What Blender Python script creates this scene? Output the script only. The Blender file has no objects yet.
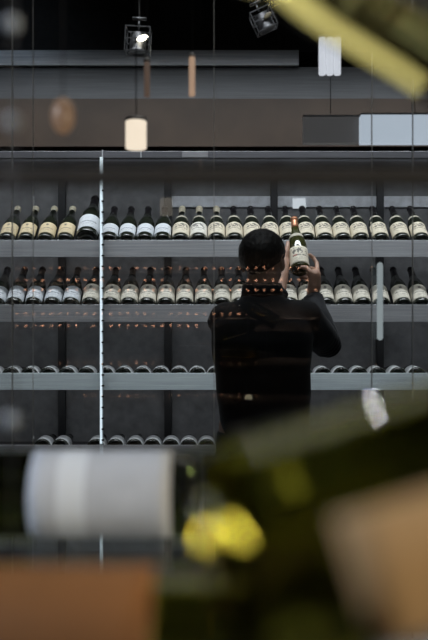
import bpy, bmesh, math, random
from mathutils import Vector, Matrix, Euler, noise as mnoise
random.seed(7)
R = math.radians
PI = math.pi
SC = bpy.context.scene
COL = SC.collection

# ------------------------------------------------------------------ camera
CAMZ = 1.41
F = 889.0
def P(px, py, Y):
    return Vector(((px - 214) / F * Y, Y, CAMZ - (py - 320) / F * Y))
cd = bpy.data.cameras.new('camera')
cam = bpy.data.objects.new('camera', cd); COL.objects.link(cam)
cam.location = (0, 0, CAMZ); cam.rotation_euler = (R(90), 0, 0)
cd.sensor_fit = 'VERTICAL'; cd.sensor_height = 36; cd.sensor_width = 24; cd.lens = 50
cd.clip_start = 0.02
cd.dof.use_dof = True; cd.dof.focus_distance = 3.85; cd.dof.aperture_fstop = 3.4
SC.camera = cam

# ------------------------------------------------------------------ world, exposure, lights
w = bpy.data.worlds.new('world'); SC.world = w; w.use_nodes = True
w.node_tree.nodes['Background'].inputs[0].default_value = (0.55, 0.6, 0.7, 1)
w.node_tree.nodes['Background'].inputs[1].default_value = 0.028
SC.view_settings.view_transform = 'Standard'; SC.view_settings.look = 'None'
SC.view_settings.gamma = 1; SC.view_settings.use_curve_mapping = False
SC.view_settings.exposure = 0.0

def aim(o, tgt):
    d = Vector(tgt) - o.location
    o.rotation_euler = d.to_track_quat('-Z', 'Y').to_euler()
def area(name, loc, tgt, sx, sy, power, col, spread=180):
    l = bpy.data.lights.new(name, 'AREA'); l.shape = 'RECTANGLE'; l.size = sx; l.size_y = sy
    l.energy = power; l.color = col; l.spread = R(spread)
    o = bpy.data.objects.new(name, l); COL.objects.link(o); o.location = loc; aim(o, tgt)
    return o
def spot(name, loc, tgt, power, col, ang=50, rad=0.02, blend=0.6):
    l = bpy.data.lights.new(name, 'SPOT'); l.energy = power; l.color = col
    l.spot_size = R(ang); l.spot_blend = blend; l.shadow_soft_size = rad
    o = bpy.data.objects.new(name, l); COL.objects.link(o); o.location = loc; aim(o, tgt)
    return o
area('aisle_ceiling_light', (0.1, 3.60, 2.82), (0.1, 4.06, 1.45), 3.4, 0.12, 13.5, (0.97, 0.975, 1.0), 75)
area('aisle_ceiling_light_near', (0.3, 2.9, 2.84), (0.3, 4.05, 1.5), 2.6, 0.10, 2.6, (0.97, 0.975, 1.0), 80)
area('display_side_fill', (-1.75, 0.0, 2.3), (-0.1, 0.75, 1.25), 0.35, 0.6, 4.5, (0.93, 0.95, 1.0), 60)  # added unseen fill for the foreground labels
area('display_side_fill_warm', (1.75, -0.3, 1.62), (0.15, 0.4, 1.30), 0.35, 0.5, 4.0, (1.0, 0.82, 0.58), 60)  # added unseen warm fill for the beige label and the yellow glow
area('bottle_glow_fill', (0.35, 1.65, 2.87), (0.35, 1.55, 0), 1.8, 1.1, 6.0, (1.0, 0.97, 0.88), 150)  # added unseen panel that makes the yellow-green bottle glow
spot('glint_spot', (-0.12, 1.22, 2.84), (0.058, 0.30, 1.385), 18, (0.93, 0.95, 1.0), 9, 0.03)  # added narrow spot, only for the glint on the olive bottle
spot('glint_spot_far', (-0.10, 1.9, 2.84), (0.052, 0.30, 1.385), 9, (0.93, 0.95, 1.0), 7, 0.03)  # second added spot for a weaker glint on the same bottle
spot('bulkhead_spot', (-1.05, 3.4, 2.80), (-1.0, 4.0, 2.45), 0.9, (0.72, 0.84, 1.0), 100)

# ------------------------------------------------------------------ node helpers
class N:
    def __init__(s, name):
        s.m = bpy.data.materials.new(name); s.m.use_nodes = True
        s.t = s.m.node_tree; s.b = s.t.nodes['Principled BSDF']; s.out = s.t.nodes['Material Output']
    def n(s, kind, **kw):
        nd = s.t.nodes.new(kind)
        for k, v in kw.items(): setattr(nd, k, v)
        return nd
    def set(s, sock, v):
        if isinstance(v, bpy.types.NodeSocket): s.t.links.new(v, sock)
        else: sock.default_value = v
    def math(s, op, a, b=0.0, c=None):
        nd = s.n('ShaderNodeMath', operation=op); s.set(nd.inputs[0], a); s.set(nd.inputs[1], b)
        if c is not None: s.set(nd.inputs[2], c)
        return nd.outputs[0]
    def mix(s, fac, a, b):
        nd = s.n('ShaderNodeMix', data_type='RGBA'); s.set(nd.inputs[0], fac); s.set(nd.inputs[6], a); s.set(nd.inputs[7], b)
        return nd.outputs[2]
    def noise(s, vec, scale, detail=3, rough=0.5):
        nd = s.n('ShaderNodeTexNoise'); s.set(nd.inputs['Vector'], vec); nd.inputs['Scale'].default_value = scale
        nd.inputs['Detail'].default_value = detail; nd.inputs['Roughness'].default_value = rough
        return nd.outputs['Fac']
    def co(s, which='Object'):
        return s.n('ShaderNodeTexCoord').outputs[which]
    def mapv(s, vec, scale):
        nd = s.n('ShaderNodeMapping'); s.set(nd.inputs['Vector'], vec); nd.inputs['Scale'].default_value = scale
        return nd.outputs[0]
    def ramp(s, fac, p0, c0, p1, c1):
        nd = s.n('ShaderNodeValToRGB'); s.set(nd.inputs[0], fac)
        e = nd.color_ramp.elements; e[0].position = p0; e[0].color = c0; e[1].position = p1; e[1].color = c1
        return nd.outputs[0]
    def bump(s, h, strength=0.3, dist=0.01):
        nd = s.n('ShaderNodeBump'); nd.inputs['Strength'].default_value = strength; nd.inputs['Distance'].default_value = dist
        s.set(nd.inputs['Height'], h); s.t.links.new(nd.outputs[0], s.b.inputs['Normal'])
    def p(s, **kw):
        for k, v in kw.items(): s.set(s.b.inputs[k.replace('_', ' ')], v)
        return s
def c4(r, g, b): return (r, g, b, 1)

def plain(name, col, rough=0.5, metal=0.0, nscale=30, namt=0.15, **kw):
    k = N(name)
    f = k.noise(k.co(), nscale, 4)
    lo = tuple(c * (1 - namt) for c in col); hi = tuple(min(1, c * (1 + namt)) for c in col)
    k.p(Base_Color=k.ramp(f, 0.3, c4(*lo), 0.7, c4(*hi)), Roughness=rough, Metallic=metal, **kw)
    return k.m
def emit(name, col, strength):
    k = N(name)
    f = k.noise(k.co(), 6, 2)
    k.p(Base_Color=c4(0.05, 0.05, 0.05), Roughness=0.4, Emission_Color=k.ramp(f, 0.2, c4(*[c * .9 for c in col]), 0.8, c4(*col)), Emission_Strength=strength)
    return k.m

def brushed(name, col, rough=0.4, metal=0.8, scale=(3, 60, 140)):
    k = N(name)
    f = k.noise(k.mapv(k.co(), scale), 1.0, 5, 0.6)
    f2 = k.noise(k.mapv(k.co(), (4.0, 1, 1)), 1.0, 1)
    k.p(Base_Color=k.ramp(f, 0.25, c4(*[c * .75 for c in col]), 0.75, c4(*[min(1, c * 1.2) for c in col])),
        Roughness=k.math('MULTIPLY_ADD', f2, 0.25, rough - 0.12), Metallic=metal)
    k.bump(f, 0.08, 0.002)
    return k.m

def slate(name, col):
    k = N(name)
    v = k.co()
    f = k.noise(k.mapv(v, (3, 3, 3)), 1.6, 8, 0.65)
    f2 = k.noise(v, 22, 5, 0.6)
    g = k.math('ADD', k.math('MULTIPLY', f, 0.6), k.math('MULTIPLY', f2, 0.4))
    k.p(Base_Color=k.ramp(g, 0.32, c4(*[c * .55 for c in col]), 0.68, c4(*[c * 1.35 for c in col])), Roughness=0.75)
    k.bump(g, 0.4, 0.01)
    return k.m

def dark_glass(name, col=(0.010, 0.012, 0.008), rough=0.12):
    k = N(name)
    f = k.noise(k.co(), 25, 3)
    k.p(Base_Color=k.ramp(f, 0.3, c4(*[c * .7 for c in col]), 0.7, c4(*[c * 1.3 for c in col])),
        Roughness=k.math('MULTIPLY_ADD', f, 0.12, rough - 0.05), Coat_Weight=0.3, Coat_Roughness=0.05, IOR=1.5)
    return k.m
def clear_bottle(name, col, rough=0.02):
    k = N(name)
    f = k.noise(k.co(), 8, 2)
    k.p(Base_Color=k.ramp(f, 0.3, c4(*[c * .85 for c in col]), 0.7, c4(*[min(1, c * 1.1) for c in col])),
        Roughness=rough, IOR=1.38, Transmission_Weight=1.0, Specular_IOR_Level=0.6)
    return k.m
def pane_glass(name, refl=1.0, tint=(0.93, 0.96, 0.97), base=0.0):
    """thin architectural glass: straight-through transmission plus fresnel reflection"""
    k = N(name)
    t = k.n('ShaderNodeBsdfTransparent'); t.inputs[0].default_value = c4(*tint)
    g = k.n('ShaderNodeBsdfGlossy'); g.inputs[0].default_value = c4(1, 1, 1); g.inputs['Roughness'].default_value = 0.0
    fr = k.n('ShaderNodeFresnel'); fr.inputs[0].default_value = 1.5
    fac = k.math('MULTIPLY_ADD', fr.outputs[0], refl, base)
    s = k.noise(k.co(), 4, 3)
    fac = k.math('MULTIPLY', fac, k.math('MULTIPLY_ADD', s, 0.3, 0.85))
    mx = k.n('ShaderNodeMixShader'); k.set(mx.inputs[0], fac)
    k.t.links.new(t.outputs[0], mx.inputs[1]); k.t.links.new(g.outputs[0], mx.inputs[2])
    k.t.links.new(mx.outputs[0], k.out.inputs['Surface'])
    return k.m

def label_mat(name, paper, ink=(0.03, 0.03, 0.035), art=0.0, crest=0.0, lines=1.0, red=0.0, band=None, seed=0.0, inkamt=0.8):
    """printed paper label on UVs (u round the bottle, v up the bottle)"""
    k = N(name)
    uv = k.co('UV'); sp = k.n('ShaderNodeSeparateXYZ'); k.set(sp.inputs[0], uv); u, v = sp.outputs[0], sp.outputs[1]
    def rng(x, lo, hi): return k.math('MULTIPLY', k.math('GREATER_THAN', x, lo), k.math('LESS_THAN', x, hi))
    def speck(su, sv, thr, off=0.0):
        cb = k.n('ShaderNodeCombineXYZ'); k.set(cb.inputs[0], k.math('MULTIPLY', u, su)); k.set(cb.inputs[1], k.math('MULTIPLY', v, sv)); cb.inputs[2].default_value = seed + off
        return k.math('GREATER_THAN', k.noise(cb.outputs[0], 1.0, 3, 0.6), thr)
    inkm = 0.0
    def add(a, b): return k.math('MAXIMUM', a, b)
    if lines:
        for lo, hi, a, b, thr, su in ((0.40, 0.50, 0.22, 0.78, 0.47, 60), (0.27, 0.305, 0.3, 0.7, 0.48, 110), (0.19, 0.215, 0.34, 0.66, 0.48, 120), (0.09, 0.11, 0.2, 0.8, 0.5, 120)):
            m = k.math('MULTIPLY', rng(v, lo, hi), rng(u, a, b))
            inkm = add(inkm, k.math('MULTIPLY', m, speck(su, 25, thr, lo * 9)))
    if art:
        m = k.math('MULTIPLY', rng(v, 0.56, 0.9), rng(u, 0.2, 0.8))
        inkm = add(inkm, k.math('MULTIPLY', m, speck(8, 4.5, 0.50, 3.0)))
    if crest:
        du = k.math('MULTIPLY', k.math('SUBTRACT', u, 0.5), 1.6); dv = k.math('SUBTRACT', v, 0.78)
        d = k.math('SQRT', k.math('ADD', k.math('POWER', du, 2), k.math('POWER', dv, 2)))
        inkm = add(inkm, k.math('MULTIPLY', k.math('LESS_THAN', d, 0.10), speck(40, 30, 0.42, 5.0)))
    wear = k.noise(uv, 5.0, 4)
    pc = k.ramp(wear, 0.25, c4(*[c * .88 for c in paper]), 0.75, c4(*[min(1, c * 1.06) for c in paper]))
    if band:
        pc = k.mix(rng(v, band[0], band[1]), pc, c4(*band[2]))
    col = k.mix(k.math('MULTIPLY', inkm, inkamt), pc, c4(*ink)) if not isinstance(inkm, float) else pc
    if red:
        m = k.math('MULTIPLY', k.math('MULTIPLY', rng(v, 0.41, 0.50), rng(u, 0.26, 0.42)), speck(50, 25, 0.42, 8.0))
        col = k.mix(k.math('MULTIPLY', m, 0.8), col, c4(0.35, 0.05, 0.04))
    k.p(Base_Color=col, Roughness=0.65)
    return k.m

# ------------------------------------------------------------------ mesh helpers
def mesh_obj(name, verts, faces, mat, parent=None, smooth=True, uvs=None):
    me = bpy.data.meshes.new(name); me.from_pydata([tuple(v) for v in verts], [], faces); me.update()
    if uvs:
        lay = me.uv_layers.new(name='UVMap')
        for poly in me.polygons:
            for li in poly.loop_indices: lay.data[li].uv = uvs[me.loops[li].vertex_index]
    if smooth: me.shade_smooth()
    me.materials.append(mat)
    o = bpy.data.objects.new(name, me); COL.objects.link(o)
    if parent: o.parent = parent
    return o
class MB:
    """collects geometry for ONE mesh"""
    def __init__(s): s.v = []; s.f = []
    def add(s, v, f):
        b = len(s.v); s.v += [Vector(x) for x in v]; s.f += [tuple(b + i for i in q) for q in f]; return s
    def box(s, lo, hi, bev=0.0):
        bm = bmesh.new(); bmesh.ops.create_cube(bm, size=1)
        for v in bm.verts:
            v.co = Vector([lo[i] + (v.co[i] + .5) * (hi[i] - lo[i]) for i in range(3)])
        if bev: bmesh.ops.bevel(bm, geom=bm.edges[:], offset=bev, segments=2, affect='EDGES', profile=.5)
        bm.verts.index_update()
        s.add([v.co.copy() for v in bm.verts], [[v.index for v in f.verts] for f in bm.faces]); bm.free(); return s
    def tube(s, pts, rad, seg=12, caps=True, round_caps=False):
        pts = [Vector(p) for p in pts]
        if not isinstance(rad, (list, tuple)): rad = [rad] * len(pts)
        rad = list(rad)
        if round_caps:
            d0 = (pts[0] - pts[1]).normalized(); d1 = (pts[-1] - pts[-2]).normalized()
            pre = [(pts[0] + d0 * rad[0] * math.sin(a), rad[0] * math.cos(a)) for a in (R(80), R(55), R(28))]
            post = [(pts[-1] + d1 * rad[-1] * math.sin(a), rad[-1] * math.cos(a)) for a in (R(28), R(55), R(80))]
            pts = [q[0] for q in pre] + pts + [q[0] for q in post]; rad = [q[1] for q in pre] + rad + [q[1] for q in post]
        n = len(pts); V = []; Fc = []
        up = None
        for i in range(n):
            t = (pts[min(i + 1, n - 1)] - pts[max(i - 1, 0)]).normalized()
            if up is None:
                up = t.orthogonal().normalized()
            else:
                up = (up - t * up.dot(t)).normalized()
            bi = t.cross(up)
            for j in range(seg):
                a = 2 * PI * j / seg
                V.append(pts[i] + (up * math.cos(a) + bi * math.sin(a)) * rad[i])
        for i in range(n - 1):
            for j in range(seg):
                k = (j + 1) % seg
                Fc.append((i * seg + j, i * seg + k, (i + 1) * seg + k, (i + 1) * seg + j))
        if caps:
            Fc.append(tuple(range(seg - 1, -1, -1))); Fc.append(tuple((n - 1) * seg + j for j in range(seg)))
        return s.add(V, Fc)
    def lathe(s, prof, seg=40, M=None, closed_ends=True):
        V = []; Fc = []; n = len(prof)
        for r_, z in prof:
            for j in range(seg):
                a = 2 * PI * j / seg; V.append(Vector((r_ * math.cos(a), r_ * math.sin(a), z)))
        for i in range(n - 1):
            for j in range(seg):
                k = (j + 1) % seg
                Fc.append((i * seg + j, i * seg + k, (i + 1) * seg + k, (i + 1) * seg + j))
        if closed_ends:
            Fc.append(tuple(range(seg - 1, -1, -1))); Fc.append(tuple((n - 1) * seg + j for j in range(seg)))
        if M: V = [M @ v for v in V]
        return s.add(V, Fc)
    def loft(s, rings, seg=32, power=2.0):
        """rings: (cx, cy, z, rx, ry)"""
        V = []; Fc = []; n = len(rings)
        for cx, cy, z, rx, ry in rings:
            for j in range(seg):
                a = 2 * PI * j / seg; ca, sa = math.cos(a), math.sin(a)
                e = 2 / power
                V.append(Vector((cx + rx * math.copysign(abs(ca) ** e, ca), cy + ry * math.copysign(abs(sa) ** e, sa), z)))
        for i in range(n - 1):
            for j in range(seg):
                k = (j + 1) % seg
                Fc.append((i * seg + j, i * seg + k, (i + 1) * seg + k, (i + 1) * seg + j))
        Fc.append(tuple(range(seg - 1, -1, -1))); Fc.append(tuple((n - 1) * seg + j for j in range(seg)))
        return s.add(V, Fc)
    def ball(s, c, r, M=None, seg=24):
        bm = bmesh.new(); bmesh.ops.create_uvsphere(bm, u_segments=seg, v_segments=seg // 2, radius=1)
        rr = r if isinstance(r, (tuple, list)) else (r, r, r)
        V = []
        for v in bm.verts:
            p = Vector((v.co.x * rr[0], v.co.y * rr[1], v.co.z * rr[2]))
            if M: p = M @ p
            V.append(p + Vector(c))
        bm.verts.index_update()
        s.add(V, [[v.index for v in f.verts] for f in bm.faces]); bm.free(); return s
    def xf(s, M): s.v = [M @ v for v in s.v]; return s
    def build(s, name, mat, parent=None, smooth=True):
        return mesh_obj(name, s.v, s.f, mat, parent, smooth)
def remeshed(name, mb, voxel, mat, parent=None, smooth_it=6, factor=0.5):
    o = mb.build(name + '_tmp', mat, None)
    m = o.modifiers.new('r', 'REMESH'); m.mode = 'VOXEL'; m.voxel_size = voxel
    s = o.modifiers.new('s', 'SMOOTH'); s.factor = factor; s.iterations = smooth_it
    dg = bpy.context.evaluated_depsgraph_get()
    me = bpy.data.meshes.new_from_object(o.evaluated_get(dg)); me.name = name
    bpy.data.objects.remove(o)
    me.materials.clear(); me.materials.append(mat); me.shade_smooth()
    r = bpy.data.objects.new(name, me); COL.objects.link(r)
    if parent: r.parent = parent
    return r
def autosmooth(o, ang=35):
    o.data.set_sharp_from_angle(angle=R(ang)); return o

def tag(o, label=None, cat=None, group=None, kind=None):
    if label: o['label'] = label
    if cat: o['category'] = cat
    if group: o['group'] = group
    if kind: o['kind'] = kind
    return o
def empty(name, loc=(0, 0, 0), rot=(0, 0, 0)):
    o = bpy.data.objects.new(name, None); COL.objects.link(o); o.location = loc; o.rotation_euler = rot
    o.empty_display_size = 0.05
    return o
def copy_tree(o, parent=None):
    c = o.copy(); COL.objects.link(c); c.parent = parent
    for ch in list(o.children): copy_tree(ch, c)
    return c

# ------------------------------------------------------------------ materials
M_floor = slate('floor_stone', (0.12, 0.118, 0.115))
M_black = plain('black_paint', (0.012, 0.012, 0.013), 0.8)
M_brown = plain('bronze_brown_panel', (0.05, 0.032, 0.021), 0.5, 0.1, 4, 0.3)
M_slate = slate('slate_panel', (0.19, 0.19, 0.195))
M_steel = brushed('brushed_steel', (0.42, 0.43, 0.45), 0.45, 0.55)
M_steel_lit = brushed('brushed_steel_lit', (0.74, 0.85, 0.94), 0.42, 0.15)  # lighter copy of the steel; stronger light is put into its colour
M_steel_dark = brushed('dark_steel', (0.10, 0.10, 0.11), 0.45, 0.6)
M_rail = plain('pale_rail', (0.62, 0.64, 0.68), 0.5)
M_post = plain('dark_post', (0.02, 0.02, 0.022), 0.5, 0.3)
M_ledrim = emit('led_strip_light', (0.82, 0.92, 1.0), 1.15)
M_pane = pane_glass('pane_glass')
M_seal = plain('clear_seal', (0.35, 0.37, 0.38), 0.4)
M_gshelf = pane_glass('shelf_glass', 0.5, (0.96, 0.98, 0.97))
M_bottle = dark_glass('dark_bottle_glass')
M_capblack = plain('black_foil', (0.018, 0.016, 0.018), 0.35, 0.2)
M_capcream = plain('cream_wax', (0.62, 0.56, 0.42), 0.45)
M_capcopper = plain('copper_foil', (0.38, 0.17, 0.09), 0.35, 0.5)
M_lab_tan = label_mat('tan_label', (0.47, 0.385, 0.24), lines=1, crest=1, seed=1)
M_lab_white = label_mat('white_label', (0.48, 0.505, 0.53), lines=1, seed=2)
M_lab_map = label_mat('cream_picture_label', (0.54, 0.485, 0.375), lines=1, art=1, seed=3)
M_lab_map2 = label_mat('white_picture_label', (0.56, 0.54, 0.48), lines=1, art=1, seed=9)
M_lab_crest = label_mat('cream_crest_label', (0.50, 0.47, 0.395), lines=1, crest=1, seed=4)
M_lab_plain = label_mat('pale_blue_white_label', (0.45, 0.475, 0.50), lines=1, seed=5)
M_lab_held = label_mat('held_bottle_label', (0.80, 0.74, 0.60), lines=1, art=1, red=1, seed=6)

# ------------------------------------------------------------------ room shell
def struct(name, lo, hi, mat):
    o = MB().box(lo, hi).build(name, mat, None, False); o['kind'] = 'structure'; return o
struct('floor', (-2.4, -5.3, -0.1), (2.4, 4.75, 0.0), M_floor)
struct('ceiling', (-2.4, -5.3, 2.9), (2.4, 4.75, 3.0), M_black)
struct('wall_back', (-2.4, 4.60, 0.0), (2.4, 4.75, 2.9), M_slate)
struct('wall_left', (-2.4, -5.3, 0.0), (-2.3, 4.6, 2.9), M_black)
struct('wall_right', (2.3, -5.3, 0.0), (2.4, 4.6, 2.9), M_black)
struct('wall_front', (-2.3, -5.3, 0.0), (2.3, -5.2, 2.9), M_black)

# bulkhead above the rack, its steel fascia and a bronze panel under it
LY = 4.0
def Z(py, Y=LY): return CAMZ - (py - 320) / F * Y
def X(px, Y=LY): return (px - 214) / F * Y
struct('trim_1', (-2.3, LY + 0.03, Z(50)), (2.3, 4.6, 2.9), plain('soffit_paint', (0.035, 0.032, 0.032), 0.7))
o = MB().box((-2.3, LY - 0.005, Z(66)), (X(299), LY + 0.03, Z(50)), 0.003).build('trim_2', M_steel, None, False); o['kind'] = 'structure'
struct('trim_3', (-2.3, LY + 0.015, Z(98)), (2.3, 4.6, Z(66)), brushed('fascia_grey', (0.105, 0.108, 0.115), 0.5, 0.3))
struct('trim_4', (-2.3, LY + 0.01, Z(146)), (2.3, 4.6, Z(98)), M_brown)

# ------------------------------------------------------------------ the wine rack
T_UP = R(38)      # reclined rows
T_LOW = R(2)      # lower rows
LIPS = [(240, 257), (304.5, 322), (373, 390), (445, 535)]
rack = empty('wine_rack', (0, 4.2, 0))
tag(rack, 'wall-wide brushed steel wine rack holding four rows of bottles', 'wine rack')
def radd(mb, name, mat, par=None, smooth=False):
    par = par or rack
    o = mb.build(name, mat, None, smooth); o.parent = par
    if par is rack: o.matrix_parent_inverse = Matrix.Translation(-Vector(rack.location))
    if smooth: autosmooth(o)
    return o
RX0, RX1 = -1.9, 1.9
BACKY = 4.42
radd(MB().box((RX0, BACKY, 0.05), (RX1, BACKY + 0.02, Z(150))), 'back_panel', M_slate)
BR = 0.0395
ROWS = []
for i, (a, b) in enumerate(LIPS):
    zt, zb = Z(a), Z(b)
    mat = M_steel if i in (0, 1) else (M_steel_lit if i == 2 else M_steel)
    radd(MB().box((RX0, LY, zb), (RX1, LY + 0.006, zt), 0.0012), 'front_lip', mat)
    t = T_UP if i < 2 else T_LOW
    s_ = 0.012 if i < 2 else 0.015
    n = Vector((0, -math.sin(t), math.cos(t))); u = Vector((0, math.cos(t), math.sin(t)))
    # centre of the bottle base
    C = Vector((0, LY + 0.0075 + s_ * math.sin(t), zt - s_ * math.cos(t)))
    ROWS.append((C, t))
    # tray the bottles rest on
    a0 = C - n * (BR + 0.0006)
    L = 0.18 if i < 2 else (BACKY - 0.005 - a0.y) / math.cos(t)
    q = [a0 - u * 0.0, a0 + u * L, a0 + u * L - n * 0.006, a0 - n * 0.006]
    vs = [(x, p.y, p.z) for x in (RX0, RX1) for p in q]
    fs = [(0, 1, 2, 3), (7, 6, 5, 4), (0, 4, 5, 1), (1, 5, 6, 2), (2, 6, 7, 3), (3, 7, 4, 0)]
    radd(MB().add(vs, fs), 'sloped_tray', M_steel_dark)
for k_, zz_ in enumerate((Z(160), Z(259), Z(324), Z(392), Z(537))):
    area('shelf_fill', (0, LY + 0.03, zz_), (0, LY + 0.30, zz_ - 0.22), 3.6, 0.012, (3.2, 0.5, 1.5, 1.5, 1.3)[k_], (0.95, 0.965, 1.0))  # added fill strips behind the lips, brightening the back of the rack
radd(MB().box((RX0, LY, Z(158)), (RX1, BACKY, Z(151)), 0.002), 'top_board', M_steel_dark)
radd(MB().box((RX0, LY + 0.02, 0.0), (RX1, BACKY, 0.08)), 'plinth', M_black)
for px in (-40, 62, 168, 274, 380, 486):
    x = X(px, 4.4)
    radd(MB().box((x - 0.018, BACKY - 0.03, 0.05), (x + 0.018, BACKY, Z(151)), 0.002), 'back_post', M_post)
radd(MB().box((X(168, 4.38), BACKY - 0.016, Z(207, 4.4)), (RX1, BACKY, Z(196, 4.4)), 0.002), 'back_rail', M_rail)
radd(MB().box((X(293, 4.38), BACKY - 0.026, Z(208, 4.38)), (X(306, 4.38), BACKY - 0.0155, Z(198, 4.38)), 0.002), 'rail_glint', emit('rail_glint_glow', (0.92, 0.95, 1.0), 0.7))  # added glowing block standing for a bright reflection on the rail
# lit slotted upright in front of the shelves
ux = X(102)
up = radd(MB().box((ux - 0.007, LY - 0.026, 0.02), (ux + 0.007, LY - 0.012, Z(158)), 0.001), 'slotted_upright', M_steel_lit)
led = radd(MB().box((ux - 0.0055, LY - 0.029, Z(443)), (ux + 0.0035, LY - 0.0255, Z(186)), 0.001), 'led_strip', M_ledrim, up)
led['label'] = 'glowing white strip'
zz = Z(440); slot_mesh = None
while zz < Z(190):
    if slot_mesh is None:
        sb = radd(MB().box((ux + 0.002, LY - 0.031, 0), (ux + 0.013, LY - 0.018, 0.007)), 'bracket_slot', M_post, up); slot_mesh = sb
    else:
        sb = slot_mesh.copy(); COL.objects.link(sb)
    sb.location = (0, 0, zz); zz += 0.0485
for a, b in LIPS:
    radd(MB().box((ux - 0.005, LY - 0.012, Z(b - 3)), (ux + 0.005, LY, Z(a + 6))), 'spacer', M_post, up)
# small shelf-pin brackets on the top beam
for px in (102.5, 141):
    x = X(px); radd(MB().box((x - 0.003, LY - 0.008, Z(158)), (x + 0.003, LY, Z(150)), 0.001), 'bracket', M_steel)
radd(MB().box((X(182), LY - 0.01, Z(158)), (X(208), LY, Z(151.5)), 0.002), 'name_plate', brushed('plate', (0.2, 0.2, 0.21), .5, .4))

# ------------------------------------------------------------------ bottles
BURG = [(0.0, 0.016), (0.012, 0.0145), (0.024, 0.008), (0.030, 0.002), (0.0335, 0.0002), (0.0365, 0.0012), (0.0388, 0.0045), (BR, 0.010), (BR, 0.060), (BR, 0.110),
        (0.0392, 0.130), (0.0375, 0.148), (0.0340, 0.166), (0.0290, 0.184), (0.0235, 0.201), (0.0190, 0.216), (0.0163, 0.232), (0.0150, 0.250),
        (0.0142, 0.272), (0.0140, 0.284), (0.0156, 0.285), (0.0158, 0.291), (0.0146, 0.293), (0.0144, 0.298), (0.0, 0.298)]
BORD = [(0.0, 0.018), (0.012, 0.016), (0.024, 0.009), (0.030, 0.002), (0.0335, 0.0002), (0.0365, 0.0012), (0.0385, 0.0045), (0.039, 0.010), (0.039, 0.100), (0.039, 0.178),
        (0.0382, 0.190), (0.0355, 0.202), (0.0300, 0.213), (0.0235, 0.222), (0.0180, 0.231), (0.0155, 0.242), (0.0145, 0.260), (0.0140, 0.285), (0.0156, 0.286), (0.0158, 0.294),
        (0.0146, 0.296), (0.0144, 0.300), (0.0, 0.300)]
def prof_r(prof, z):
    best = 0
    for (r0, z0), (r1, z1) in zip(prof[4:], prof[5:]):
        if z0 <= z <= z1 and z1 > z0: return r0 + (r1 - r0) * (z - z0) / (z1 - z0)
    return prof[-2][0]
def lathe_glass(prof, seg=48):
    m = MB(); V = []; Fc = []
    rings = prof[1:-1]; n = len(rings)
    V.append(Vector((0, 0, prof[0][1])))
    for r_, z in rings:
        for j in range(seg):
            a = 2 * PI * j / seg; V.append(Vector((r_ * math.cos(a), r_ * math.sin(a), z)))
    V.append(Vector((0, 0, prof[-1][1])))
    for j in range(seg):
        k = (j + 1) % seg
        Fc.append((0, 1 + k, 1 + j)); b = 1 + (n - 1) * seg; Fc.append((len(V) - 1, b + j, b + k))
    for i in range(n - 1):
        for j in range(seg):
            k = (j + 1) % seg; a = 1 + i * seg; b = a + seg
            Fc.append((a + j, a + k, b + k, b + j))
    return m.add(V, Fc)
def label_patch(name, prof, z0, z1, span, mat, parent, nu=40, nv=10, off=0.0004, th=0.0003, arch=0.0):
    """curved paper patch centred on local -Y, slightly thick"""
    V = []; U = []; Fc = []
    for side in (1, 0):
        for i in range(nv + 1):
            for j in range(nu + 1):
                u = j / nu; v = i / nv
                a = -PI / 2 + (u - .5) * R(span)
                zt = z1 + arch * (1 - (2 * u - 1) ** 2)
                z = z0 + (zt - z0) * v
                r_ = prof_r(prof, z) + off + (th if side else -0.0002)
                V.append(Vector((r_ * math.cos(a), r_ * math.sin(a), z))); U.append((u, v))
    W = nu + 1; base = W * (nv + 1)
    for i in range(nv):
        for j in range(nu):
            q = (i * W + j, i * W + j + 1, (i + 1) * W + j + 1, (i + 1) * W + j)
            Fc.append(q); Fc.append(tuple(base + k for k in reversed(q)))
    edge = [j for j in range(nu)] ; 
    for j in range(nu):
        Fc.append((j + 1, j, base + j, base + j + 1))
        t0 = nv * W + j; Fc.append((t0, t0 + 1, base + t0 + 1, base + t0))
    for i in range(nv):
        l0 = i * W; Fc.append((l0, l0 + W, base + l0 + W, base + l0))
        r0 = i * W + nu; Fc.append((r0 + W, r0, base + r0, base + r0 + W))
    return mesh_obj(name, V, Fc, mat, parent, True, U)
def capsule(prof, z0, mat, parent, seg=32, name='capsule'):
    zs = [z0] + [z for r_, z in prof[5:-1] if z > z0 + 0.002]
    pr = [(prof_r(prof, z0) - 0.0005, z0)] + [(prof_r(prof, z) + 0.0006, z) for z in zs] + [(0.010, prof[-1][1] + 0.0008)]
    o = MB().lathe(pr, seg).build(name, mat, parent); return o
def make_bottle(prof, glass, label=None, lz=(0.022, 0.106), span=165, cap=None, capz=0.222, neck=None, arch=0.0, name='wine_bottle'):
    root = empty(name)
    lathe_glass(prof).build('glass_body', glass, root)
    if label: label_patch('paper_label', prof, lz[0], lz[1], span, label, root, arch=arch)
    if neck: label_patch('neck_label', prof, 0.166, 0.186, 150, neck, root, nv=6)
    if cap: capsule(prof, capz, cap, root)
    return root
M_neck = label_mat('neck_label_paper', (0.48, 0.45, 0.37), lines=0)
MAG = [(r_ * 1.28, z * 1.22) for r_, z in BURG]
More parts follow.
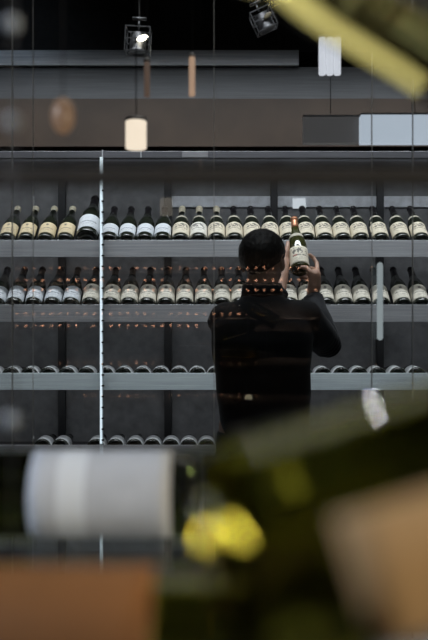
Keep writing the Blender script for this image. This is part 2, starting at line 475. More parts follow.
PROTO = {
    'tan': make_bottle(BURG, M_bottle, M_lab_tan, (0.024, 0.108), 150, M_capcream, 0.262),
    'white': make_bottle(BURG, M_bottle, M_lab_white, (0.030, 0.100), 150, M_capblack),
    'map': make_bottle(BURG, M_bottle, M_lab_map, (0.022, 0.112), 165, M_capblack, neck=M_neck),
    'mapcream': make_bottle(BURG, M_bottle, M_lab_map, (0.022, 0.112), 165, M_capcream, 0.245, neck=M_neck),
    'mapwhite': make_bottle(BURG, M_bottle, M_lab_map2, (0.022, 0.112), 165, M_capcream, 0.245, neck=M_neck),
    'crest': make_bottle(BURG, M_bottle, M_lab_crest, (0.018, 0.118), 170, M_capblack),
    'plain': make_bottle(BURG, M_bottle, M_lab_plain, (0.020, 0.106), 170, M_capblack),
    'low': make_bottle(BURG, M_bottle, label_mat('grey_label', (0.45, 0.46, 0.47), lines=0, seed=15), (0.020, 0.110), 300, M_capblack),
    'bigwhite': make_bottle(MAG, M_bottle, M_lab_white, (0.030, 0.135), 165, M_capblack, 0.27),
    'bigcrest': make_bottle(BURG, M_bottle, M_lab_crest, (0.018, 0.124), 172, M_capblack),
}
USED = set()
KIND_TXT = {'tan': 'tan-labelled bottle', 'white': 'white-labelled bottle', 'map': 'cream-labelled bottle', 'mapcream': 'cream-capped bottle', 'mapwhite': 'pale-capped bottle',
            'crest': 'crest-labelled bottle', 'plain': 'bluish white-labelled bottle', 'low': 'dark lying bottle', 'bigwhite': 'big white-labelled bottle', 'bigcrest': 'tall-labelled bottle'}
def place(kind, row, px, label, group):
    C, t = ROWS[row]
    if kind in USED: o = copy_tree(PROTO[kind])
    else: o = PROTO[kind]; USED.add(kind)
    rb = BR * (1.28 if kind == 'bigwhite' else 1.0)
    n = Vector((0, -math.sin(t), math.cos(t)))
    c = C + n * (rb - BR)
    if kind == 'bigwhite': c += Vector((0, 0.0, 0.0))
    c += Vector((0, math.cos(t), math.sin(t))) * math.tan(t) * (rb - BR)
    c.x = (px - 214) / F * 4.02
    rot = Euler((-(PI / 2 - t), 0, 0)).to_matrix() @ Matrix.Rotation(R(random.uniform(-7, 7)), 3, 'Z')
    o.rotation_euler = rot.to_euler(); o.location = c
    tag(o, label, 'wine bottle', group)
    return o
ROW1 = [(7, 'tan'), (26, 'tan'), (45.5, 'tan'), (65, 'tan'), (87, 'bigwhite'), (108.9, 'white'), (126.8, 'white'), (144.6, 'white'), (162.4, 'white'),
        (180.5, 'mapcream'), (198.5, 'mapwhite'), (216.5, 'mapcream'), (234.5, 'map'), (252.5, 'map'), (271, 'map'), (289, 'map'), (307, 'map'), (325, 'map'), (343, 'map'), (361, 'map'),
        (381, 'map'), (402, 'map'), (421, 'map')]
ROW2 = [(-4, 'plain'), (14, 'plain'), (33, 'plain'), (52, 'plain'), (70.5, 'plain'), (90, 'bigcrest'), (110.5, 'crest'), (128.5, 'crest'), (147, 'crest'), (165.5, 'crest'),
        (184.5, 'crest'), (203.5, 'crest'), (222, 'crest'), (240, 'crest'), (258.5, 'crest'), (289.5, 'crest'), (308, 'crest'), (326.5, 'crest'), (345, 'crest'), (363, 'crest'), (382, 'crest'), (403, 'crest'), (421.5, 'crest')]
ROW3 = [(-8, 'low'), (10.5, 'low'), (29, 'low'), (47.5, 'low'), (66.5, 'low'), (86, 'low'), (105, 'low'), (123, 'low'), (141.5, 'low'), (160, 'low'), (178.5, 'low'), (197, 'low'), (215.5, 'low'), (304.5, 'low'), (323, 'low'), (341.5, 'low'), (359.5, 'low'), (378, 'low'), (398, 'low'), (417, 'low')]
ROW4 = [(42, 'low'), (60, 'low'), (95.5, 'low'), (115, 'low'), (134, 'low'), (152, 'low'), (170.5, 'low'), (188.5, 'low'), (206.5, 'low')]
RN = ['top shelf', 'second shelf', 'third shelf', 'bottom visible shelf']
def nth(k): return ['first', 'second', 'third', 'fourth', 'fifth', 'sixth', 'seventh', 'eighth', 'ninth', 'tenth', 'eleventh', 'twelfth', 'thirteenth', 'fourteenth', 'fifteenth'][k]
HEADX = 264
def where(row, px, pxs):
    """place words by things one can find: the lit upright (x=102) and the man"""
    if px < 102:
        left = sorted([p for p in pxs if p < 102], reverse=True); k = left.index(px)
        return ('just left of the lit upright' if k == 0 else f'{nth(k)} left of the lit upright')
    mx = HEADX
    mid = sorted(p for p in pxs if 102 < p < mx); rt = sorted(p for p in pxs if p >= mx)
    if px < mx:
        k = mid.index(px); return ('just right of the lit upright' if k == 0 else f'{nth(k)} right of the lit upright')
    k = rt.index(px); 
    return ("just right of the man" if k == 0 else f"{nth(k)} right of the man")
for r_, rowl in enumerate((ROW1, ROW2, ROW3, ROW4)):
    pxs = [p for p, _ in rowl]
    for px, kd in rowl:
        adj = {'bigwhite': 'big dark wine bottle', 'low': 'dark lying bottle'}.get(kd, 'dark wine bottle')
        lab = f'{KIND_TXT[kd]} on {RN[r_]}, {where(r_, px, pxs)}'
        place(kd, r_, px, lab, ['reclined wine bottles on the top shelf', 'reclined wine bottles on the second shelf', 'lying wine bottles on the third shelf', 'lying wine bottles on the bottom shelf'][r_])

# ------------------------------------------------------------------ glass screen between the viewer and the aisle
GY = 2.5
def gx(px): return (px - 214) / F * GY
joints = [gx(-160), gx(33), gx(214), gx(372)]
for i, (a, b) in enumerate(zip(joints, joints[1:])):
    o = MB().box((a + 0.001, GY, 0.0), (b - 0.001, GY + 0.008, 2.9)).build('window_%d' % (i + 1), M_pane, None, False); o['kind'] = 'structure'
door = MB().box((gx(372) + 0.001, GY, 0.01), (gx(590), GY + 0.008, 2.89)).build('door_1', M_pane, None, False); door['kind'] = 'structure'
for k_, px in enumerate((12, 33, 214, 372, 413)):
    o = MB().box((gx(px) - 0.0009, GY - 0.001, 0.0), (gx(px) + 0.0009, GY + 0.009, 2.9)).build('trim_%d' % (5 + k_), M_seal, None, False); o['kind'] = 'structure'
hx = gx(378)
tlp = empty('tube_glow', (hx, GY - 0.03, Z(337, GY))); tag(tlp, 'slim pale glowing tube standing for a lamp reflection in the glass, right of the man', 'glowing shape')  # added glowing tube in place of a reflected streak
hl = Z(266, GY) - Z(337, GY)
MB().tube([(0, 0, 0), (0, 0, hl)], 0.0085, 16, True, True).build('tube', emit('pale_tube', (0.78, 0.92, 0.96), 0.30), tlp)
for zz_ in (hl * .08, hl * .92):
    MB().tube([(0, 0.004, zz_), (0, 0.0295, zz_)], 0.004, 10).build('standoff', M_steel, tlp)

# ------------------------------------------------------------------ the warm-lit rack behind the viewer, seen mirrored in the glass
RY = -4.75
back = empty('wine_rack', (0, RY - 0.1, 0)); tag(back, 'warm-lit rack of small bottles, seen only mirrored in the glass screen', 'wine rack')
def badd(mb, name, mat):
    o = mb.build(name, mat, back, False); o.matrix_parent_inverse = Matrix.Translation(-Vector(back.location))
M_walnut = plain('walnut_shelf', (0.012, 0.008, 0.006), 0.6)
M_gold = plain('gold_foil', (0.85, 0.55, 0.42), 0.5, 0.0)
badd(MB().box((-2.25, RY - 0.36, 0.3), (1.2, RY - 0.34, 2.2)), 'back_panel', M_walnut)
for x in (-2.25, 1.18): badd(MB().box((x, RY - 0.36, 0.0), (x + 0.02, RY, 2.2)), 'side_panel', M_walnut)
small = MB().lathe([(r_, z) for r_, z in BURG if r_ > 0][::2] + [(0.0144, 0.298)], 14).build('wine_bottle', M_bottle, None)
small.data.materials.append(M_gold)
for p_ in small.data.polygons:
    if p_.center.z > 0.225: p_.material_index = 1
first = True
for py in (268, 280, 290, 314, 326):
    z0 = CAMZ - (py - 320) / F * (5 - RY)
    badd(MB().box((-2.23, RY - 0.34, z0 - 0.056), (1.18, RY - 0.01, z0 - 0.0405)), 'shelf', M_walnut)
    area('rear_shelf_light', (-0.5, RY + 0.10, z0 + 0.09), (-0.5, RY - 0.02, z0), 3.3, 0.02, 8, (1.0, 0.72, 0.54), 120)
    for k in range(36):
        if random.random() < .12 or (py == 326 and k > 21) or (py == 314 and k > 28): continue
        b_ = small if first else small.copy()
        if not first: COL.objects.link(b_)
        first = False
        b_.rotation_euler = (R(-90), 0, 0); b_.location = (-2.17 + k * 0.094, RY - 0.30, z0)
        tag(b_, 'tiny warm-lit bottle lying in the mirrored rack', 'wine bottle', 'bottles mirrored in the glass screen')

# ------------------------------------------------------------------ lamps, and glowing shapes standing for bright patches
M_can = brushed('lamp_can', (0.22, 0.22, 0.23), 0.4, 0.7)
def track_lamp(px, py, Y, sc, tilt, lit, label, power):
    base = P(px, py, Y)
    root = empty('track_spotlight', (base.x, base.y, base.z), (0, R(tilt), 0)); tag(root, label, 'spotlight')
    s = sc
    # can pointing down and to the front, in a square cage bracket
    can = MB().lathe([(0.30 * s, 0.42 * s), (0.36 * s, 0.38 * s), (0.36 * s, -0.30 * s), (0.44 * s, -0.36 * s), (0.44 * s, -0.46 * s), (0.36 * s, -0.46 * s), (0.34 * s, -0.40 * s)], 28)
    can.build('lamp_can', M_can, root)
    fr = MB()
    for sx in (-1, 1):
        for sy in (-1, 1):
            fr.box((sx * .52 * s - .025 * s, sy * .42 * s - .025 * s, -.45 * s), (sx * .52 * s + .025 * s, sy * .42 * s + .025 * s, .62 * s))
    for zz_ in (-.45, .08, .6):
        for sy in (-1, 1): fr.box((-.55 * s, sy * .42 * s - .02 * s, (zz_ - .025) * s), (.55 * s, sy * .42 * s + .02 * s, (zz_ + .025) * s))
        for sx in (-1, 1): fr.box((sx * .52 * s - .02 * s, -.42 * s, (zz_ - .025) * s), (sx * .52 * s + .02 * s, .42 * s, (zz_ + .025) * s))
    fr.build('bracket', M_can, root, False)
    lens = MB().ball((0.22 * s, -0.40 * s, 0.10 * s), (0.26 * s, 0.08 * s, 0.13 * s), Matrix.Rotation(R(-20), 3, 'Y'))
    lens.build('lens', emit('lamp_lens', (1.0, 0.9, 0.72), 6.0) if lit else plain('dark_lens', (0.35, 0.3, 0.2), 0.15), root)
    stem_top = (2.9 - base.z) / math.cos(R(tilt))
    st = MB().tube([(0, 0, .6 * s), (0, 0, 1.0 * s)], .05 * s, 10).box((-.3 * s, -.1 * s, 1.0 * s), (.3 * s, .1 * s, 1.1 * s)).build('mount', M_can, root)
    # drop rod to the ceiling, upright whatever the lamp's tilt
    Mi = root.rotation_euler.to_matrix().inverted()
    top = Mi @ Vector((0.0, 0, 2.9 - base.z))
    MB().tube([(0, 0, 1.05 * s), top], .045 * s, 10).build('drop_rod', M_can, root)
    return root
track_lamp(138, 43, 3.15, 0.082, 3, True, 'lit ceiling spotlight in a square cage bracket, upper left', 0)
track_lamp(264, 22, 3.15, 0.07, -25, False, 'unlit tilted ceiling spotlight near the top centre', 0)
def glow_shape(px0, px1, py0, py1, Y, mat, label, name='glow_patch', rodr=0.0012, square=False):  # hung glowing shape standing for a bright patch; cap and cord are added
    a, b = P(px0, py0, Y), P(px1, py1, Y)
    root = empty(name, ((a.x + b.x) / 2, Y, b.z)); tag(root, label, 'pendant lamp')
    rr = (b.x - a.x) / 2; hh = a.z - b.z
    if square:
        MB().box((-rr, -0.02, 0), (rr, 0.02, hh), 0.002).build('glow_body', mat, root, False)
        MB().box((-rr - .001, -0.022, hh), (rr + .001, 0.022, hh + 0.005), 0.001).build('top_cap', M_can, root, False)
    else:
        MB().lathe([(rr * .9, 0), (rr, hh * .03), (rr, hh * .97), (rr * .9, hh)], 28).build('glow_body', mat, root)
        MB().lathe([(rr * 1.02, hh), (rr * 1.02, hh + 0.006), (rr * .4, hh + 0.009)], 28).build('top_cap', M_can, root)
    MB().tube([(0, 0, hh + 0.004), (0, 0, 2.9 - b.z)], rodr, 8).build('cord', M_post, root)
    return root
glow_shape(125.5, 146.5, 121, 149, 1.9, emit('warm_patch', (1.0, 0.86, 0.68), 0.95), 'short glowing cylinder standing for a warm white reflection')  # its glow stands for a reflection in the glass
glow_shape(189, 195, 57, 96, 1.9, emit('amber_tube', (1.0, 0.66, 0.45), 0.38), 'slim amber glowing tube beside the lit spotlight')
glow_shape(144, 150, 62, 97, 1.9, emit('dim_tube', (0.9, 0.6, 0.45), 0.09), 'slim dim glowing tube under the lit spotlight')
a_, b_ = P(318.5, 38, 2.6), P(341, 75, 2.6)
tp = empty('glow_patch', ((a_.x + b_.x) / 2, 2.6, b_.z)); tag(tp, 'three cool white glowing tubes standing for a reflection beside the yellow-green bottle neck', 'pendant lamp')  # added tubes whose glow stands for a striped reflection
wd = (b_.x - a_.x) / 6; hh = a_.z - b_.z
M_cool = emit('cool_tube', (0.93, 0.93, 1.0), 0.8)
for k in (-1, 0, 1):
    MB().lathe([(wd * .8, 0), (wd * .97, .004), (wd * .97, hh - .004), (wd * .8, hh)], 20).xf(Matrix.Translation((k * 2 * wd, 0, 0))).build('tube', M_cool, tp)
MB().box((-3.1 * wd, -wd, hh), (3.1 * wd, wd, hh + .006), .001).build('top_cap', M_can, tp, False)
MB().tube([(0, 0, hh + .004), (0, 0, 2.9 - b_.z)], .0012, 8).build('cord', M_post, tp)
glow_shape(360, 470, 116, 144, 2.75, emit('panel_glow', (0.80, 0.88, 1.0), 0.62), 'wide glowing white panel standing for a reflection at the right edge', 'panel_glow', square=True)  # added panel; its glow stands for a light reflected in the glass
glow_shape(303, 358, 118, 144, 2.80, emit('panel_glow_dim', (0.80, 0.75, 0.75), 0.07), 'dim grey glowing panel standing for a reflection, left of the bright white one', 'panel_glow', square=True)  # dimmer end of the same reflection, built as a second glowing panel
# egg-shaped amber glow close to the viewer, on an added cord
pp = P(63, 116, 1.0)
egg = empty('glow_patch', (pp.x, pp.y, pp.z)); tag(egg, 'dim amber glowing egg shape at upper left', 'pendant lamp')
MB().ball((0, 0, 0), (0.0135, 0.0135, 0.0205)).build('egg_body', emit('amber_egg', (1.0, 0.56, 0.30), 0.14), egg)
MB().tube([(0, 0, 0.02), (0, 0, 2.9 - pp.z)], 0.0008, 8).build('cord', M_post, egg)

# ------------------------------------------------------------------ the man
M_skin = N('skin'); f_ = M_skin.noise(M_skin.co(), 40, 4)
M_skin.p(Base_Color=M_skin.ramp(f_, 0.3, c4(0.42, 0.25, 0.18), 0.7, c4(0.52, 0.32, 0.24)), Roughness=0.5, Subsurface_Weight=0.08, Subsurface_Radius=(0.01, 0.004, 0.002)); M_skin = M_skin.m
M_hair = N('black_hair'); f_ = M_hair.noise(M_hair.mapv(M_hair.co(), (120, 120, 25)), 1.0, 4, 0.7)
M_hair.p(Base_Color=M_hair.ramp(f_, 0.3, c4(0.004, 0.0035, 0.003), 0.7, c4(0.016, 0.013, 0.011)), Roughness=0.45); M_hair.bump(f_, 0.9, 0.004); M_hair = M_hair.m
M_jacket = N('navy_black_cloth'); v_ = M_jacket.co(); f_ = M_jacket.noise(v_, 300, 2); g_ = M_jacket.noise(v_, 9, 4)
M_jacket.p(Base_Color=M_jacket.ramp(g_, 0.3, c4(0.004, 0.005, 0.0075), 0.7, c4(0.0075, 0.009, 0.013)), Roughness=0.85, Sheen_Weight=0.08); M_jacket.bump(f_, 0.3, 0.002); M_jacket = M_jacket.m
M_trous = plain('charcoal_trousers', (0.015, 0.015, 0.018), 0.85)
M_shoe = plain('black_leather', (0.012, 0.011, 0.01), 0.35)

BX, BY = 0.178, 3.30            # torso centre
# joints
SH_R = Vector((0.338, 3.305, 1.418)); EL_R = Vector((0.441, 3.515, 1.318)); WR_R = Vector((0.404, 3.648, 1.505))
SH_L = Vector((0.046, 3.305, 1.412)); EL_L = Vector((0.13, 3.50, 1.30)); WR_L = Vector((0.268, 3.615, 1.535))
# held bottle axis
HB0 = Vector((0.3545, 3.65, 1.612)); HDIR = (Vector((0.3445, 3.832, 1.848)) - HB0).normalized()
HC = Vector((0.183, 3.335, 1.628))   # head centre
HM = Matrix.Translation(HC) @ Euler((R(7), 0, R(-24))).to_matrix().to_4x4()

body = MB()
# torso
body.loft([(BX, BY, 0.86, .135, .10), (BX, BY - .005, 0.95, .165, .115), (BX, BY, 1.02, .160, .11), (BX, BY + .005, 1.12, .142, .100), (BX, BY, 1.22, .150, .105),
           (BX, BY - .005, 1.32, .168, .110), (BX, BY, 1.40, .172, .095), (BX, BY + .003, 1.45, .130, .075), (BX, BY + .006, 1.485, .07, .06)], 36, 2.3)
body.tube([(BX, BY - .005, 1.45), (BX + .002, BY + .012, 1.53), (HC.x, HC.y - .015, 1.60)], [.068, .060, .058], 20, True, True)
# head
hd = MB()
hd.ball((0, -.004, .022), (.0745, .094, .086)).ball((0, .022, -.03), (.062, .074, .075)).ball((0, .045, -.075), (.042, .045, .036))
hd.ball((0, .082, -.045), (.030, .016, .020))
hd.tube([(0, .088, .022), (0, .104, -.012), (0, .098, -.022)], [.009, .0125, .012], 12, True, True)
hd.ball((.013, .094, -.022), (.008, .009, .007)).ball((-.013, .094, -.022), (.008, .009, .007))
hd.tube([(-.045, .078, .034), (0, .091, .030), (.045, .078, .034)], [.007, .009, .007], 10, True, True)
hd.tube([(-.022, .088, -.052), (0, .097, -.050), (.022, .088, -.052)], [.004, .0065, .004], 10, True, True)
hd.tube([(-.020, .087, -.060), (0, .096, -.061), (.020, .087, -.060)], [.004, .0075, .004], 10, True, True)
for s in (-1, 1):
    E = Matrix.Rotation(R(-18 * s), 3, 'Z') @ Matrix.Rotation(R(8), 3, 'X')
    hd.ball((s * .0775, -.004, -.006), (.007, .017, .031), E, 20)
    hd.tube([(s * .080, -.020, .014), (s * .084, -.012, .026), (s * .082, .004, .026)], .0045, 8, True, True)
    hd.tube([(s * .080, -.020, .014), (s * .081, -.018, -.012), (s * .077, -.004, -.034)], [.0045, .0045, .006], 8, True, True)
hd.xf(HM)
body.add(hd.v, hd.f)
# arms
for S, E, W in ((SH_R, EL_R, WR_R), (SH_L, EL_L, WR_L)):
    body.tube([S, (S + E) / 2, E, (E + W) / 2 + (E - S).normalized() * .004, W], [.052, .047, .040, .038, .027], 20, True, True)
# legs and feet
for s in (-1, 1):
    hx_ = BX + s * .085
    body.tube([(hx_, BY, .92), (hx_ + s * .01, BY + .01, .70), (hx_ + s * .015, BY + .015, .49), (hx_ + s * .015, BY - .005, .34), (hx_ + s * .02, BY - .02, .09)], [.085, .076, .055, .056, .036], 20, True, True)
    body.ball((hx_ + s * .025, BY + .05, .045), (.042, .115, .035))
# --- hands
def finger(mb, pts, r0, r1):
    n = len(pts); mb.tube(pts, [r0 + (r1 - r0) * i / (n - 1) for i in range(n)], 12, True, True)
hx3 = HDIR
def around(axpos, ang, rad):
    """point around the held bottle: axpos metres from the base, ang measured from the viewer side (0 = toward the viewer, 90 = right)"""
    front = Vector((0, -1, 0)); front = (front - hx3 * front.dot(hx3)).normalized()
    right = hx3.cross(front); 
    if right.x < 0: right = -right
    return HB0 + hx3 * axpos + (front * math.cos(R(ang)) + right * math.sin(R(ang))) * rad
# right hand: heel below right of the base, fingers wrap the right and far side, thumb across the base
palm = around(-0.036, 76, .056)
pm = MB()
pm.tube([WR_R, WR_R * .5 + palm * .5 + Vector((.003, 0, 0)), palm], [.0255, .0275, .0255], 18, True, True)
FNG = [  # knuckle, two joints, tip: (along the bottle, angle, distance from its axis)
    [(-.010, 78, .069), (.030, 82, .071), (.055, 74, .060), (.062, 58, .0510)],
    [(-.014, 98, .068), (.024, 108, .066), (.040, 124, .058), (.040, 146, .0510)],
    [(-.022, 114, .065), (.008, 126, .063), (.019, 144, .057), (.020, 166, .0510)],
    [(-.030, 128, .058), (-.008, 140, .059), (.003, 156, .055), (.005, 176, .0500)]]
for k, fp in enumerate(FNG):
    pts = [around(*q) for q in fp]
    pm.tube([WR_R * .55 + palm * .45, palm * .5 + pts[0] * .5, pts[0]], [.019, .0145, .0108], 12, True, True)
    finger(pm, pts, (.0102, .0102, .0098, .0088)[k], (.0078, .0078, .0074, .0068)[k])
# the thumb leaves the side of the palm and lies over the edge of the base
tb = [WR_R * .45 + palm * .55 + Vector((-.010, -.010, 0)), around(-.034, 48, .048), around(-.016, 28, .043), around(-.0088, 6, .033)]
finger(pm, tb, .0140, .0082)
body.add(pm.v, pm.f)
# left hand: comes up on the left, fingers along the left and far side, thumb up the near left
palmL = around(0.055, -88, .064)
pl = MB()
pl.tube([WR_L, WR_L * .45 + palmL * .55, palmL], [.026, .028, .025], 18, True, True)
for k, ap in enumerate((0.118, 0.096, 0.074, 0.053)):
    ln = (.95, 1.05, 1.0, .8)[k]
    q = around(ap - .008, -104, .058)
    pl.tube([palmL, q], [.020, .0112], 12, True, True)
    pts = [q] + [around(ap + .003 * j, -104 - 24 * ln * j, .0505) for j in (1, 2, 3)]
    finger(pl, pts, .0102, .0076)
finger(pl, [palmL * .7 + WR_L * .3, around(0.085, -66, .056), around(0.110, -58, .0525), around(0.132, -55, .0500)], .0140, .0085)
body.add(pl.v, pl.f)
man = remeshed('person', body, 0.0036, M_skin, None, 5, 0.5)
tag(man, 'dark-haired man in a dark jacket seen from behind, holding up a wine bottle', 'person')
for s in (-1, 1):
    e_ = MB().ball(HM @ Vector((s * .031, .079, .018)), .0115).build('eye', plain('eye_white', (0.7, 0.68, 0.65), 0.2), man)

# jacket
jk = MB()
jk.loft([(BX + .016, BY, 0.80, .172, .125), (BX + .016, BY - .003, 0.90, .170, .135), (BX + .014, BY, 1.0, .166, .13), (BX + .008, BY, 1.10, .170, .125), (BX + .002, BY - .002, 1.22, .178, .13),
         (BX, BY - .008, 1.33, .190, .135), (BX, BY - .004, 1.40, .186, .115), (BX, BY, 1.45, .140, .09), (BX, BY + .003, 1.485, .09, .075), (BX, BY + .006, 1.50, .078, .07)], 48, 2.4)
for S, E, W in ((SH_R, EL_R, WR_R), (SH_L, EL_L, WR_L)):
    fw = (W - E).normalized(); en = W - fw * .008
    sx = 1 if S.x > BX else -1
    jk.tube([Vector((BX + sx * .10, BY, 1.405)), S + Vector((sx * .002, 0, -.002)), (S + E) / 2 + Vector((sx * .004, 0, 0)), E + Vector((sx * .004, 0, -.004)), (E + W) / 2, en],
            [.080, .070, .066, .060, .052, .041], 28, True, False)
    jk.ball(S, .066)
jacket = remeshed('jacket', jk, 0.006, M_jacket, man, 8, 0.5)
for vtx in jacket.data.vertices:            # cloth folds
    p_ = vtx.co; nn = vtx.normal
    d_ = mnoise.noise(Vector((p_.x * 7, p_.y * 7, p_.z * 11))) * .004 + mnoise.noise(Vector((p_.x * 16 + p_.z * 12, p_.y * 10, p_.z * 16))) * .0025
    de = min((p_ - EL_R).length, (p_ - EL_L).length)
    if de < .14: d_ += math.sin((p_ - SH_R).length * 210 + p_.x * 60) * .003 * (1 - de / .14)
    vtx.co = p_ + nn * d_
jacket.data.shade_smooth()
# collar: a standing folded band
cl = MB(); 
for (r0, r1, z0, z1) in ((.082, .071, 1.474, 1.546),):
    segs = 48; V = []; Fc = []
    prof = [(r0 + .002, z0), (r1 + .003, z1 - .006), (r1, z1), (r1 - .006, z1 - .004), (r0 - .010, z0)]
    for j in range(segs):
        a = 2 * PI * j / segs
        drop = .022 * max(0, math.sin(a))          # lower at the throat (+Y)
        for q, (rr, zz_) in enumerate(prof):
            V.append(Vector((BX + .002 + rr * math.cos(a), BY + .010 + rr * .95 * math.sin(a), zz_ - (drop if q in (1, 2, 3) else 0))))
    m_ = len(prof)
    for j in range(segs):
        k = (j + 1) % segs
        for q in range(m_):
            Fc.append((j * m_ + q, k * m_ + q, k * m_ + (q + 1) % m_, j * m_ + (q + 1) % m_))
    cl.add(V, Fc)
cl.build('collar', M_jacket, jacket)
# cuffs
for E, W, rr in ((EL_R, WR_R, .0415), (EL_L, WR_L, .0415)):
    fw = (W - E).normalized(); e2 = W - fw * .006
    MB().tube([e2 - fw * .022, e2 - fw * .018, e2 - fw * .002, e2], [rr - .002, rr + .0015, rr + .001, rr - .003], 28).build('cuff', M_jacket, jacket)
# trousers and shoes
tr = MB()
tr.loft([(BX, BY, 0.84, .150, .115), (BX, BY, 0.92, .172, .125), (BX, BY, 1.00, .168, .118)], 36, 2.3)
for s in (-1, 1):
    hx_ = BX + s * .085
    tr.tube([(hx_, BY, .90), (hx_ + s * .01, BY + .01, .70), (hx_ + s * .015, BY + .012, .49), (hx_ + s * .016, BY - .002, .30), (hx_ + s * .02, BY - .012, .055)], [.096, .087, .070, .066, .060], 24, True, False)
remeshed('trousers', tr, 0.008, M_trous, man, 6, 0.5)
for s in (-1, 1):
    hx_ = BX + s * .11
    sh = MB().loft([(hx_, BY + .045, .0, .046, .135), (hx_, BY + .045, .02, .050, .138), (hx_, BY + .03, .05, .047, .115), (hx_, BY + .0, .085, .042, .075)], 28, 2.3)
    sh.build('shoe', M_shoe, man)
# hair: a thick short cap with a lower nape and cut-outs over the ears
V = []; Fc = []; NA, NP = 96, 40
def hair_low(az):
    """lowest polar angle from the crown by azimuth; az=0 front (+Y), 180 back"""
    a = abs((az + 180) % 360 - 180)
    if a < 55: return 58 + a * .18
    if a < 80: return 68 + (a - 55) * 1.3
    if a < 115: return 100 + (a - 80) * .25
    return 109 + (a - 115) * .50
for side in (1, 0):
    for i in range(NP + 1):
        for j in range(NA):
            az = 360 * j / NA; pol = hair_low(az) * i / NP
            a, b = R(az), R(pol)
            d = Vector((math.sin(b) * math.sin(a), math.sin(b) * math.cos(a), math.cos(b)))
            if side:
                th = .0125 if pol < 70 else .0125 - .0075 * min(1, (pol - 70) / 55)
                if i == NP: th = .002
                th += mnoise.noise(d * 9) * .0025 + mnoise.noise(d * 24) * .0018
                th += .004 * max(0, math.cos(b)) 
            else: th = -.012
            # head ellipsoid blend: cranium plus the back of the neck
            rr = Vector(((.0745 + th) * d.x, (.094 + th) * d.y, (.086 + th) * d.z if d.z > 0 else (.094 + th) * d.z))
            V.append(HM @ (rr + Vector((0, -.004, .022))))
base = NA * (NP + 1)
for i in range(NP):
    for j in range(NA):
        k = (j + 1) % NA
        q = (i * NA + j, (i + 1) * NA + j, (i + 1) * NA + k, i * NA + k)
        if i == 0: q = (j, NA + j, NA + k)
        Fc.append(q); Fc.append(tuple(base + x for x in reversed(q)))
for j in range(NA):
    k = (j + 1) % NA; t0 = NP * NA
    Fc.append((t0 + j, base + t0 + j, base + t0 + k, t0 + k))
mesh_obj('hair', V, Fc, M_hair, man)

# held bottle
hb = make_bottle(BURG, dark_glass('olive_bottle_glass', (0.030, 0.032, 0.008), 0.1), M_lab_held, (0.014, 0.104), 170, M_capcopper, 0.236, neck=M_neck)
rotq = Vector((0, 0, 1)).rotation_difference(HDIR)
hb.rotation_mode = 'QUATERNION'
# spin so that the label (local -Y) faces the viewer
front = Vector((0, -1, 0)); front = (front - HDIR * front.dot(HDIR)).normalized()
cur = rotq @ Vector((0, -1, 0)); ang = math.atan2(cur.cross(front).dot(HDIR), cur.dot(front))
from mathutils import Quaternion
hb.rotation_quaternion = Quaternion(HDIR, ang) @ rotq; hb.location = HB0
tag(hb, "olive wine bottle with cream label and copper foil, held in the man's hands", 'wine bottle')

# ------------------------------------------------------------------ out-of-focus display close to the viewer
SZ = 1.21
gs = empty('display_shelf', (0, 0.6, SZ - 0.01)); tag(gs, 'clear glass display shelf under the blurred bottles in the foreground', 'shelf')
MB().box((-0.75, -0.30, 0), (0.75, 0.33, 0.0098), 0.001).build('glass_board', M_gshelf, gs, False)
for x in (-0.7, 0.7):
    for y in (-0.25, 0.28):
        MB().box((x - .015, y - .015, -(SZ - .01)), (x + .015, y + .015, 0)).build('leg', M_post, gs, False)

def lie(root, c, d, label, face=Vector((0, -1, 0)), base_at=None):
    """lay a bottle so that its base centre is c and its neck points along d, label toward face"""
    d = Vector(d).normalized(); q = Vector((0, 0, 1)).rotation_difference(d)
    fr = (face - d * face.dot(d)).normalized(); cur = q @ Vector((0, -1, 0))
    a_ = math.atan2(cur.cross(fr).dot(d), cur.dot(fr))
    root.rotation_mode = 'QUATERNION'; root.rotation_quaternion = Quaternion(d, a_) @ q; root.location = c
    root['category'] = 'wine bottle'; root['label'] = label
G_dark = clear_bottle('dark_green_wine_glass', (0.10, 0.12, 0.03))
G_olive = clear_bottle('olive_wine_glass', (0.22, 0.22, 0.03))
G_yellow = clear_bottle('yellow_green_wine_glass', (0.82, 0.74, 0.27))
CR = 0.039
bA = make_bottle(BORD, G_dark, label_mat('big_white_label', (0.44, 0.49, 0.57), lines=0, band=(0.60, 0.80, (0.60, 0.67, 0.76)), seed=11), (0.022, 0.148), 190, M_capblack)
YA = 0.82
lie(bA, Vector((X(196, YA), YA, SZ + CR + .0009)), (-1, 0, 0), 'blurred lying bottle with a big white label, lower left foreground', Vector((0, -1, .25)))
bA2 = make_bottle(BORD, G_yellow, None, cap=M_capblack)
lie(bA2, Vector((X(200, YA), YA, SZ + CR + .0009)), (1, 0, 0), 'blurred yellow-green lying bottle with no label, end to end with the white-labelled one')
LZ = 1.035
MB().box((-0.69, -0.10, LZ - SZ), (0.69, 0.40, LZ - SZ + 0.0098), 0.001).build('unseen_glass_board', M_gshelf, gs, False)  # added tier out of view, only to carry the added light below
for px, rr, st_, lab in ((372, .018, 1.8, 'added round light below view, glowing dim yellow through the olive bottle'),):
    pl_ = empty('glow_puck', (X(px, .90), .90, LZ)); tag(pl_, lab, 'glowing shape')  # added unseen light for the yellow glow inside the olive bottle
    MB().lathe([(rr * .8, 0), (rr, .003), (rr, .008)], 24).build('puck_base', M_post, pl_)
    MB().lathe([(rr * .96, .008), (rr * .96, .024), (rr * .6, .030)], 24).build('puck_lens', emit('puck_lens', (1.0, 0.88, 0.60), st_), pl_)
YC = 0.433
bC = make_bottle(BORD, G_olive, label_mat('kraft_label', (0.26, 0.108, 0.028), lines=0, seed=12), (0.066, 0.170), 200, M_capblack)
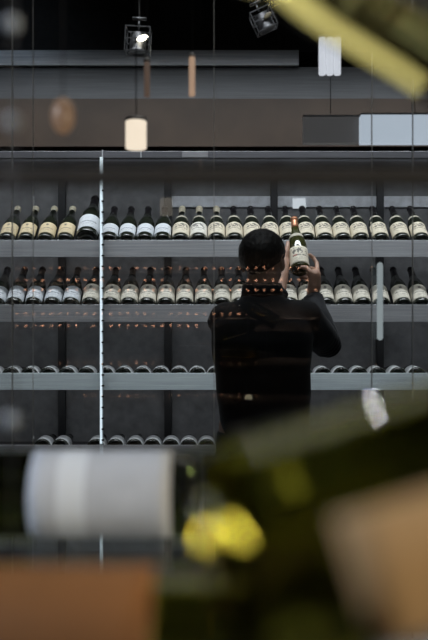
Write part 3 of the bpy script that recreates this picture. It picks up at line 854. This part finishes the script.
lie(bC, Vector((X(290, YC), YC, SZ + CR + .0009)), (-1, 0, 0), 'blurred lying bottle with brown kraft label in the bottom left corner', Vector((0, -1, .25)))
YB = 0.30
cB = P(216, 566, YB); dB = (P(428, 502, YB) - cB)
bB = make_bottle(BORD, G_olive, label_mat('beige_label', (0.68, 0.46, 0.24), lines=0, seed=13), (0.040, 0.165), 150, M_capblack)
lie(bB, cB, dB, 'large blurred olive bottle with beige label at the lower right', Vector((0, -1, -1.5)))
# sloping rest under it
dn = dB.normalized(); nB = Vector((-dn.z, 0, dn.x))
rest = MB()
for s0 in (0.035, 0.150):
    p0 = cB + dn * s0 - nB * (CR + .0008)
    q = [(p0.x - .006, p0.z - math.tan(math.atan2(dn.z, dn.x)) * .006), (p0.x + .006, p0.z + dn.z / dn.x * .006), (p0.x + .006, SZ), (p0.x - .006, SZ)]
    vs = [(x, y, z) for y in (YB - .02, YB + .02) for x, z in q]
    rest.add(vs, [(0, 1, 2, 3), (7, 6, 5, 4), (0, 4, 5, 1), (1, 5, 6, 2), (2, 6, 7, 3), (3, 7, 4, 0)])
rest.box((cB.x + .02, YB - .03, SZ), (cB.x + .17, YB + .03, SZ + .004))
o = rest.build('bottle_rest', M_post, None, False); tag(o, 'black bottle rest under the olive bottle with beige label', 'bottle rest')
# dark upper rail of the display, and an added wire whose pale balls imitate blurred glints
zr0, zr1 = CAMZ - (186 - 320) / F * .60, CAMZ - (168 - 320) / F * .60
rl = empty('display_rail', (0, .60, SZ)); tag(rl, 'dark blurred rail crossing the picture just above the top row of bottles', 'rail')
MB().box((-0.55, -.008, zr0 - SZ), (0.55, .008, zr1 - SZ), 0.001).build('rail_bar', M_black, rl, False)
for x in (-.54, .54): MB().box((x - .01, -.008, 0), (x + .01, .008, zr0 - SZ)).build('post', M_black, rl, False)
wx = X(12, .50)
wr = empty('glint_wire', (wx, .50, SZ)); tag(wr, 'added thin wire with small pale balls standing for blurred glints, far left edge', 'wire')
MB().tube([(0, 0, 0), (0, 0, .42)], .0006, 8).build('wire', M_steel_dark, wr)
M_glint = plain('pale_blue_glint', (0.42, 0.50, 0.62), 0.3)
for py in (24, 122, 420): MB().ball((0, 0, CAMZ - (py - 320) / F * .50 - SZ), .0042).build('glint_ball', M_glint, wr)
# upper right: neck of a reclining yellow-green bottle
YD = 0.395
pt = P(300, -22, YD); pb = P(428, 52, YD); dD = (pt - pb).normalized()
HOCK = BORD[:8] + [(0.039, 0.090), (0.039, 0.150), (0.0375, 0.172), (0.0340, 0.192), (0.0290, 0.210), (0.0240, 0.225), (0.0200, 0.240), (0.0180, 0.256), (0.0170, 0.275), (0.0162, 0.310), (0.0155, 0.350),
        (0.0168, 0.351), (0.0170, 0.359), (0.0155, 0.361), (0.0150, 0.366), (0.0, 0.366)]
bD = make_bottle(HOCK, G_yellow, None)
cD = pb - dD * 0.268
lie(bD, cD, dD, 'yellow-green bottle neck slanting across the top right corner')
st = MB()
for s0 in (0.03, 0.15):
    p0 = cD + dD * s0; nD = Vector((dD.z, 0, -dD.x));
    if nD.z > 0: nD = -nD
    p0 = p0 + nD * (CR + .0008); sl_ = dD.z / dD.x
    q = [(p0.x - .006, p0.z - sl_ * .006), (p0.x + .006, p0.z + sl_ * .006), (p0.x + .006, SZ), (p0.x - .006, SZ)]
    vs = [(x, y, z) for y in (YD - .02, YD + .02) for x, z in q]
    st.add(vs, [(0, 1, 2, 3), (7, 6, 5, 4), (0, 4, 5, 1), (1, 5, 6, 2), (2, 6, 7, 3), (3, 7, 4, 0)])
o = st.build('bottle_stand', M_post, None, False); tag(o, 'tall black bottle stand holding the slanting yellow-green bottle', 'bottle stand')

# unused prototypes are removed
for kname, o in PROTO.items():
    if kname not in USED:
        for ch in list(o.children): bpy.data.objects.remove(ch)
        bpy.data.objects.remove(o)
